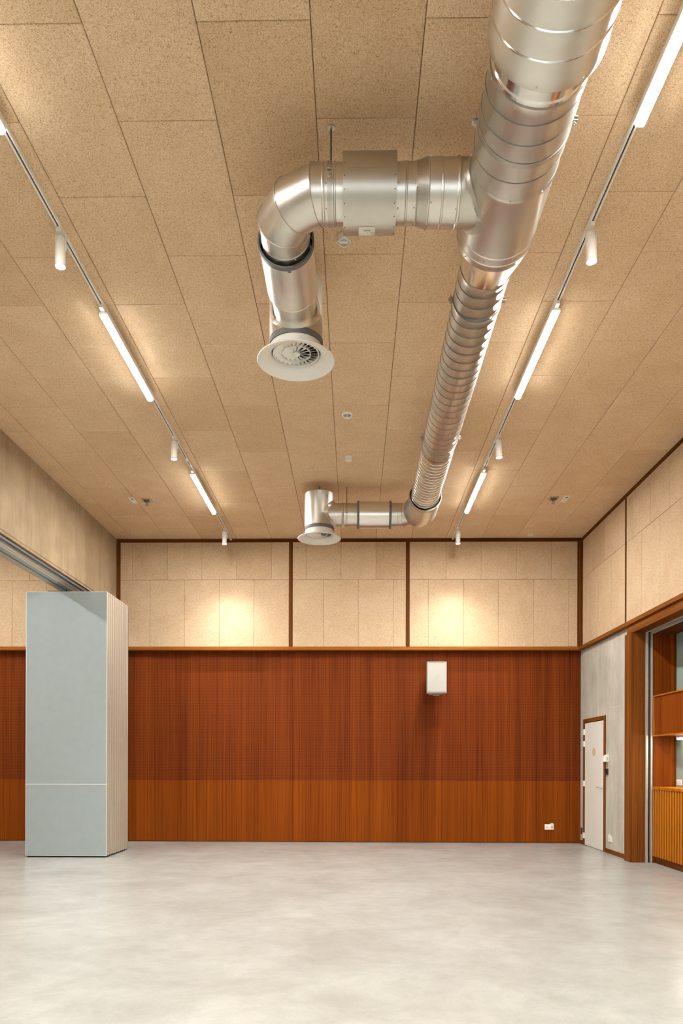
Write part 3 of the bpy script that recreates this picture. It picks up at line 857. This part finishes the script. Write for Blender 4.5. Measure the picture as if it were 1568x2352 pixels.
def diffuser(x, y, label, a, reach):
    """vertical drum with a white bell-mouthed swirl diffuser; a = direction of the inlet, reach = distance to the inlet end"""
    t = thing('air_diffuser', label, 'air diffuser', (x, y, 4.5))
    z = lambda r: HC+r
    o = (x, y, 0); Z = (0, 0, 1)
    mb = MB().lathe(o, Z, [(z(3.295), .150), (z(3.295), .206), (z(3.74), .206), (z(3.745), .209), (z(3.752), .209), (z(3.752), 0.0)], 64, False, False)
    obj('drum', mb, 'zinc_dull', t, 35)
    mb = MB().lathe(o, Z, [(z(3.252), .190), (z(3.252), .209), (z(3.296), .209), (z(3.296), .190)], 64, True)
    obj('grey_band', mb, 'rubber', t, 40)
    mb = MB().lathe(o, Z, [(z(3.262), .188), (z(3.205), .190), (z(3.182), .198), (z(3.163), .225), (z(3.147), .262), (z(3.138), .292), (z(3.137), .299), (z(3.142), .302), (z(3.148), .298), (z(3.160), .26), (z(3.178), .225), (z(3.198), .204), (z(3.262), .198)], 72, True)
    obj('bell_flange', mb, 'white', t, 50)
    mb = MB().lathe(o, Z, [(z(3.262), .198), (z(3.262), .001)], 48, False, False)
    obj('dark_interior', mb, 'edge_dark', t)
    zv = z(3.196)
    rg = MB()
    for r0, r1 in ((.172, .180), (.110, .114)):
        rg.lathe(o, Z, [(zv-.002, r0), (zv-.002, r1), (zv+.028, r1), (zv+.028, r0)], 56, True)
    rg.lathe(o, Z, [(zv-.004, .030), (zv+.03, .030)], 28)
    rg.lathe(o, Z, [(zv-.010, .010), (zv-.004, .012)], 14)
    obj('vane_ring', rg, 'white', t, 40)
    for r0, r1, nv, sp in ((.030, .110, 14, .50), (.114, .172, 26, .26)):
        vm = MB()
        for (aa, zz) in ((0, zv), (sp, zv+.024)):
            for rr in (r0, r1):
                th = aa
                vm.v.append((math.cos(th)*rr, math.sin(th)*rr, zz)); vm.v.append((math.cos(th)*rr, math.sin(th)*rr, zz+.0015))
        vm.f = [(0, 2, 6, 4), (1, 5, 7, 3), (0, 1, 3, 2), (4, 6, 7, 5), (0, 4, 5, 1), (2, 3, 7, 6)]
        me = vm.mesh('vane', M['white'])
        for k in range(nv):
            v = link('vane', me, t, (x, y, 0)); v.rotation_euler = (0, 0, 2*PI*k/nv)
    a = Vector(a)
    obj('inlet_saddle', saddle((x, y, DZc), a, Vector((0, 0, 1)), .206, .160, .035, reach-.206), 'zinc', t, 50)
    mb = MB().lathe((x, y, DZc), a, [(reach-.02, .160), (reach-.005, .170), (reach+.0, .172), (reach+.012, .160), (reach+.05, .160)], 56, False, False)
    obj('inlet_collar', mb, 'zinc', t, 30)
    lg = MB()
    for q in (0, 1): lg.lathe((x+.118, y-.172+q*.001, z(3.69-q*.03)), (.566, -.82, 0), [(0, .012), (.001, .012), (.001, .008), (0, .008)], 16, True)
    obj('stamped_mark', lg, 'seam', t)
    return t
diffuser(XS, 5.83, 'white bell-mouthed swirl diffuser under the near branch duct', (0, -1, 0), .365)
# ---- far branch
YF = 10.43
el2 = thing('branch_duct', 'far side branch duct at the end of the main duct', 'duct', (.6, YF, DZc))
Of = (0, YF, DZc)
pts2, c2 = elbow_pts((AXm, YF, DZc), (0, 1, 0), (-1, 0, 0), .315)
mb = MB().sweep([(AXm, 9.82, DZc)] + [tuple(p) for p in pts2[1:-1]] + [(.50, YF, DZc)], .160, 48)
e2 = obj('elbow', mb, 'zinc', el2, 20)
jr = MB(); gore_rings(jr, pts2, .160); obj('gore_seam', jr, 'zinc_dull', e2, 30)
mb = MB().lathe((AXm, 0, DZc), Ym, [(9.66, .200), (9.66, .212), (9.70, .214), (9.74, .212)], 56, False, False)
obj('edge_band', mb, 'zinc_dull', el2, 40)
p3 = [(AXm, 9.72, DZc)] + [tuple(p) for p in pts2[1:3]]
d_ = (Vector(p3[2])-Vector(p3[1]))
p3[2] = tuple(Vector(p3[1])+d_*.8)
mb = MB().sweep(p3, .208, 56, caps=False)
ob_ = obj('elbow_sleeve', mb, 'zinc', el2, 20)
mb = MB().lathe((AXm, 0, DZc), Ym, [(9.76, .17), (9.76, .205)], 56, False, False); obj('sleeve_lining', mb, 'black', el2)
prof = [(.665, .160), (.50, .160), (.50, .160)]
mb = MB()
for t in (.585, .64, .70): ring(mb, Of, (1, 0, 0), t, .160, .004, .004, 48)
mb.lathe(Of, (1, 0, 0), [(.49, .1605), (.60, .1605)], 48, False, False)
obj('duct_section', mb, 'zinc', el2, 30)
mb = MB().lathe(Of, (1, 0, 0), [(-.32, .157), (.04, .157)], 48, False, False)
for t in (-.18, -.13): ring(mb, Of, (1, 0, 0), t, .157, .005, .005, 48)
obj('duct_section', mb, 'zinc', el2, 30)
mb = MB().box(AXm-.02, AXm+.0, 0, 0, 0, 0) if False else MB()
clamp(el2, Of, (1, 0, 0), -.118, .157, (0, 1, 0))
t = thing('duct_silencer', 'ribbed cylindrical silencer on the far branch duct', 'duct silencer', (.26, YF, DZc))
mb = MB(); pr = []
x = .055
while x < .475: pr += [(x, .178), (x+.006, .1815)]; x += .012
mb.lathe(Of, (1, 0, 0), pr, 56, False, False)
obj('outer_sleeve', mb, 'brushed', t, 80)
for a, b in ((.028, .056), (.473, .501)):
    obj('edge_band', MB().lathe(Of, (1, 0, 0), [(a, .158), (a, .188), (b, .188), (b, .158)], 56, True), 'rubber', t, 40)
diffuser(-.498, YF, 'white bell-mouthed swirl diffuser under the far branch duct near the back wall', (1, 0, 0), .33)
rod(-.492, 10.397, 5.11, 'thin hanger rod above the far air diffuser drum')
rod(-.118, YF, DZc+.163, 'thin hanger rod from ceiling to the far branch duct')
rod(AXm, 4.046, DZc+RBm+.005, 'hanger rod above the clamp on the thick part of the main duct')
rod(AXm, 5.605, DZc+RC_+.005, 'hanger rod above the middle clamp of the main duct')
rod(AXm, 7.97, DZc+RC_+.005, 'hanger rod above the far clamp of the main duct')

# ------------------------------------------------------------------ light tracks
TL, TR = -2.135, 1.678
def track(x, label):
    t = thing('lighting_track', label, 'lighting track', (x, 6, CZ))
    ya, yb = -3.0, 12.83
    obj('rail', MB().box(x-.018, x-.0062, ya, yb, CZ-.034, CZ-.001, .001).box(x+.0062, x+.018, ya, yb, CZ-.034, CZ-.001, .001), 'white', t)
    obj('slot', MB().box(x-.006, x+.006, ya, yb, CZ-.022, CZ-.002), 'edge_dark', t)
    obj('end_cap', MB().box(x-.018, x+.018, yb+.0005, yb+.03, CZ-.036, CZ-.001, .002), 'white', t)
    obj('connector', MB().box(x-.0055, x+.0055, 9.42, 9.50, CZ-.033, CZ-.0225), 'white', t)
    return t
track(TL, 'white lighting track on the ceiling left of the ducts')
track(TR, 'white lighting track on the ceiling right of the ducts')
def bar(x, y0, y1, label):
    t = thing('linear_lamp', label, 'linear lamp', (x, (y0+y1)/2, CZ-.034), 'glowing linear lamps on the ceiling tracks')
    zt = CZ-.0345
    obj('housing', MB().box(x-.016, x+.016, y0-.06, y1+.01, zt-.030, zt, .002), 'white', t)
    obj('reflector', MB().box(x-.035, x+.035, y0, y1, zt-.050, zt-.0305, .002), 'white', t)
    prh = [(.033*math.sin(th), -.0505-.026*math.cos(th)/math.cos(.61)) for th in [1.5-(1.5-.61)*k/6 for k in range(7)]]
    pr = [(x+a, y0+.002, zt+b) for a, b in prh] + [(x-a, y0+.002, zt+b) for a, b in prh[::-1]]
    cv = obj('cover', MB().poly(pr, (0, y1-y0-.004, 0)), 'glow_soft', t, 50)
    obj('led_strip', MB().box(x-.019, x+.019, y0+.006, y1-.006, zt-.0767, zt-.0740), 'glow', cv)
    return t
bars = [(-.50, .98), (2.98, 4.46), (6.29, 7.76), (9.80, 11.29)]
names = [('overhead behind the viewpoint', 0), ('nearest the camera', 1), ('in the middle of the track', 2), ('nearest the back wall', 3)]
pb = {}
for side, x in (('left', TL), ('right', TR)):
    for (a, b), (nm, i) in zip(bars, names):
        bar(x, a, b, 'glowing white linear lamp on the %s track, %s' % (side, nm))
def spot(x, y, label, tilt=0.0, real=True):
    t = thing('track_spotlight', label, 'spotlight', (x, y, CZ-.034), 'white spotlights on the ceiling tracks')
    zt = CZ-.0345
    obj('adapter', MB().box(x-.016, x+.016, y-.055, y+.055, zt-.028, zt, .003), 'white', t)
    mb = MB().lathe((x-.006, y, zt-.045), (0, 0, 1), [(0, .010), (.018, .010)], 14)
    mb.box(x+.037, x+.043, y-.008, y+.008, zt-.14, zt-.034, .001).box(x-.012, x+.043, y-.008, y+.008, zt-.036, zt-.030, .001)
    obj('arm', mb, 'white', t, 40)
    a = Vector((math.sin(tilt), 0, -math.cos(tilt)))
    o = Vector((x-.002, y, zt-.050))
    mb = MB().lathe(o, a, [(0, .034), (.004, .0375), (.205, .0375), (.207, .0345), (.198, .033)], 32, False, False)
    mb.lathe(o, a, [(.0005, .034), (0, .001)], 32, False, False)
    obj('body', mb, 'white', t, 40)
    obj('lens', MB().lathe(o, a, [(.199, .0325), (.2, .0325)], 28), 'lens', t)
    li = bpy.data.lights.new('spot_beam', 'SPOT'); li.energy = SPOT_POWER; li.color = (.985, 1, .98)
    li.spot_size = math.radians(98); li.spot_blend = 1.0; li.shadow_soft_size = .03
    lo = bpy.data.objects.new('spot_beam', li); COL.objects.link(lo)
    lo.parent = t; lo.matrix_parent_inverse = world_inv(t)
    lo.location = o+a*.212
    lo.rotation_euler = Vector((0, 0, -1)).rotation_difference(a).to_euler()
    return t
for side, x in (('left', TL), ('right', TR)):
    for y, nm in ((1.95, 'overhead, nearest the viewpoint'), (5.38, 'nearest the camera'), (8.80, 'between two linear lamps'), (12.22, 'at the back wall end')):
        spot(x, y, 'white cylinder spotlight on the %s track, %s' % (side, nm), .05 if side == 'right' and y < 12 else 0)
# lamps of the room beyond the partition
for x in (-6.3,):
    for i, (a, b) in enumerate([(2.98, 4.46), (6.29, 7.76), (9.80, 11.29)]):
        bar(x, a, b, 'linear lamp in the room beyond the beam, %s' % ('near', 'middle', 'far')[i])
    li = None

# ------------------------------------------------------------------ ceiling devices
def det(name, x, y, label, cat, prof, mat='white'):
    t = thing(name, label, cat, (x, y, CZ))
    return t
t = thing('smoke_detector', 'round white smoke detector with dark slots, further from the back wall', 'smoke detector', (-.09, 8.3, CZ))
o = (-.09, 8.30, CZ)
obj('base', MB().lathe(o, (0, 0, -1), [(.0005, .058), (.012, .060), (.018, .056)], 40), 'white', t, 40)
obj('dome', MB().lathe(o, (0, 0, -1), [(.018, .052), (.030, .048), (.045, .030), (.050, .012), (.050, .001)], 40, False, False), 'white', t, 60)
gr = MB()
for j in range(4):
    tz = .028+.0055*j; rr = (.0490, .0445, .0385, .0325)[j]
    for q in (0, 1):
        b = len(gr.v)
        for k in range(9):
            th = math.radians((275 if q else 210)+k*(55/8))
            for dz in (0, .0032):
                r_ = rr-dz*.9+.0012
                gr.v.append((o[0]+math.cos(th)*r_, o[1]+math.sin(th)*r_, CZ-tz-dz))
        for k in range(8): gr.f.append((b+k*2, b+k*2+2, b+k*2+3, b+k*2+1))
obj('slot', gr, 'black', t)
t = thing('ceiling_sensor', 'small round white drum sensor between smoke detector and far diffuser', 'sensor', (-.085, 9.46, CZ))
o = (-.085, 9.46, CZ)
obj('casing', MB().lathe(o, (0, 0, -1), [(.0005, .046), (.045, .046), (.050, .043), (.051, .001)], 40, False, False), 'white', t, 40)
obj('indicator', MB().lathe((-.110, 9.435, CZ-.050), (0, 0, -1), [(0, .005), (.002, .004)], 10), 'white_matt', t)
t = thing('presence_sensor', 'white rounded square ceiling sensor just below the damper box', 'sensor', (-.085, 5.60, CZ))
cx_, cy_ = -.088, 5.50
pts_ = []
for k in range(4):
    for j in range(6):
        th = PI/4*0+PI/2*k+PI/2*j/5*1.0
        ccx = math.cos(PI/4+PI/2*k)*.034; ccy = math.sin(PI/4+PI/2*k)*.034
        pts_.append((ccx+math.cos(th)*.018, ccy+math.sin(th)*.018))
def rot45(p): c = math.cos(PI/4); return (p[0]*c-p[1]*c, p[0]*c+p[1]*c)
P1 = [rot45(p) for p in pts_]
obj('stem', MB().poly([(cx_+p[0]*.92, cy_+p[1]*.92, CZ-.0005) for p in P1], (0, 0, -.045)), 'white_matt', t, 50)
rim = MB(); b = 0; n_ = len(P1)
for sc, z_ in ((1.0, -.040), (1.03, -.047), (1.0, -.052), (.84, -.052), (.84, -.047)):
    for p in P1: rim.v.append((cx_+p[0]*sc, cy_+p[1]*sc, CZ+z_))
for i in range(4):
    for k in range(n_):
        k2 = (k+1) % n_; rim.f.append((i*n_+k, i*n_+k2, (i+1)*n_+k2, (i+1)*n_+k))
obj('rim', rim, 'white', t, 40)
obj('face', MB().poly([(cx_+p[0]*.83, cy_+p[1]*.83, CZ-.0450) for p in P1], (0, 0, -.002)), 'rail_grey', t)
obj('centre_bar', MB().box(cx_-.034, cx_+.034, cy_-.014, cy_+.014, CZ-.051, CZ-.0471, .001), 'white', t)
def hoist(x, y, label, mirror):
    t = thing('hoist_point', label, 'hoist point', (x, y, CZ))
    obj('plate', MB().box(x-.068, x+.068, y-.075, y+.075, CZ-.012, CZ-.0005, .002), 'zinc_dull', t)
    obj('inner_plate', MB().box(x-.045, x+.045, y-.05, y+.05, CZ-.018, CZ-.0125, .001), 'seam', t)
    mb = MB().lathe((x, y, CZ-.020), (0, 0, -1), [(0, .014), (.02, .012), (.022, .005)], 16)
    pts_ = [(x+.016*math.sin(a_), y, CZ-.062+.024*math.cos(a_)) for a_ in [2*PI*k/14 for k in range(15)]]
    mb.sweep(pts_, .005, 8)
    obj('hook', mb, 'seam', t, 60)
    obj('bolt', MB().lathe((x+.052*mirror, y-.0, CZ-.0125), (0, 0, -1), [(0, .012), (.004, .012)], 12), 'white_matt', t)
hoist(-3.066, 10.975, 'metal hoist plate with hook on the ceiling left of the left track', 1)
hoist(2.887, 10.964, 'metal hoist plate with hook on the ceiling right of the right track', -1)
def plate(x, y, label, w_=.083, l_=.25):
    t = thing('ceiling_socket', label, 'socket', (x, y, CZ))
    obj('cover_plate', MB().box(x-w_/2, x+w_/2, y-l_/2, y+l_/2, CZ-.010, CZ-.0005, .002), 'white', t)
    obj('jack', MB().box(x-.012, x+.022, y-l_/2+.04, y-l_/2+.075, CZ-.0115, CZ-.0098), 'black', t)
    obj('lettering', MB().box(x-.02, x-.005, y, y+.008, CZ-.0108, CZ-.0098).box(x+.005, x+.02, y, y+.008, CZ-.0108, CZ-.0098).box(x-.02, x+.0, y+.05, y+.056, CZ-.0108, CZ-.0098), 'rail_grey', t)
plate(-3.270, 10.975, 'white socket plate on the ceiling beside the left hoist plate')
plate(3.065, 10.975, 'white socket plate on the ceiling beside the right hoist plate')
t = thing('ceiling_socket', 'tiny white plate on the ceiling near the back right corner', 'socket', (2.96, 12.71, CZ))
obj('cover_plate', MB().box(2.92, 3.005, 12.64, 12.76, CZ-.009, CZ-.0005, .002), 'white', t)
obj('jack', MB().box(2.945, 2.98, 12.69, 12.70, CZ-.0105, CZ-.0088), 'rail_grey', t)

# ------------------------------------------------------------------ speaker on the back wall
t = thing('wall_speaker', 'white loudspeaker box mounted high on the perforated back wall', 'speaker', (1.37, 12.75, 2.8))
# cabinet outline in plan, wider at the front
def rr_(x): return x
zc0, zc1 = 2.548, 3.070
pl_ = [(1.213, 12.50), (1.527, 12.50), (1.535, 12.51), (1.535, 12.60), (1.445, 12.86), (1.295, 12.86), (1.205, 12.60), (1.205, 12.51)]
obj('cabinet', MB().poly([(a, b, zc0) for a, b in pl_], (0, 0, zc1-zc0)), 'speaker', t)
obj('grille', MB().box(1.211, 1.529, 12.488, 12.4995, zc0+.014, zc1-.012, .006), 'speaker', t)
obj('top_rim', MB().box(1.207, 1.533, 12.484, 12.4995, zc1-.011, zc1-.001, .002), 'speaker', t)
bd_ = MB().lathe((1.372, 12.4875, 2.806), (0, -1, 0), [(0, .019), (.002, .018), (.002, .012), (.0005, .012)], 4, False, False)
obj('badge', MB().box(1.356, 1.389, 12.4855, 12.488, 2.790, 2.822, .001), 'speaker', t)
obj('badge_dot', MB().lathe((1.374, 12.4855, 2.808), (0, -1, 0), [(0, .005), (.001, .005)], 12), 'rubber', t)
obj('grille_seam', MB().box(1.23, 1.42, 12.4870, 12.4882, 2.829, 2.833), 'speaker', t)
br = MB().box(1.325, 1.425, 12.62, 12.72, 2.516, 2.532, .003).box(1.345, 1.405, 12.63, 12.71, 2.532, 2.5475, .002).box(1.31, 1.43, 12.985, 12.9995, 2.68, 2.92, .002)
br.box(1.335, 1.405, 12.861, 12.984, 2.76, 2.82, .002)
obj('wall_bracket', br, 'speaker', t)
# cable duct free socket on the back wall
t = thing('wall_socket', 'white double socket with a small box on top, low on the back wall', 'socket', (3.37, YBL, .28))
obj('cover_plate', MB().box(3.290, 3.447, YBL-.012, YBL, .232, .325, .002), 'white', t)
obj('plug_in_box', MB().box(3.384, 3.432, YBL-.028, YBL-.0121, .262, .345, .003), 'white', t)
obj('blank_cover', MB().box(3.308, 3.352, YBL-.0135, YBL-.0119, .25, .30, .0005), 'white_matt', t)
obj('socket_well', MB().lathe((3.406, YBL-.0285, .285), (0, -1, 0), [(0, .016), (.001, .016), (.001, .012), (0, .012)], 18, True), 'rubber', t)
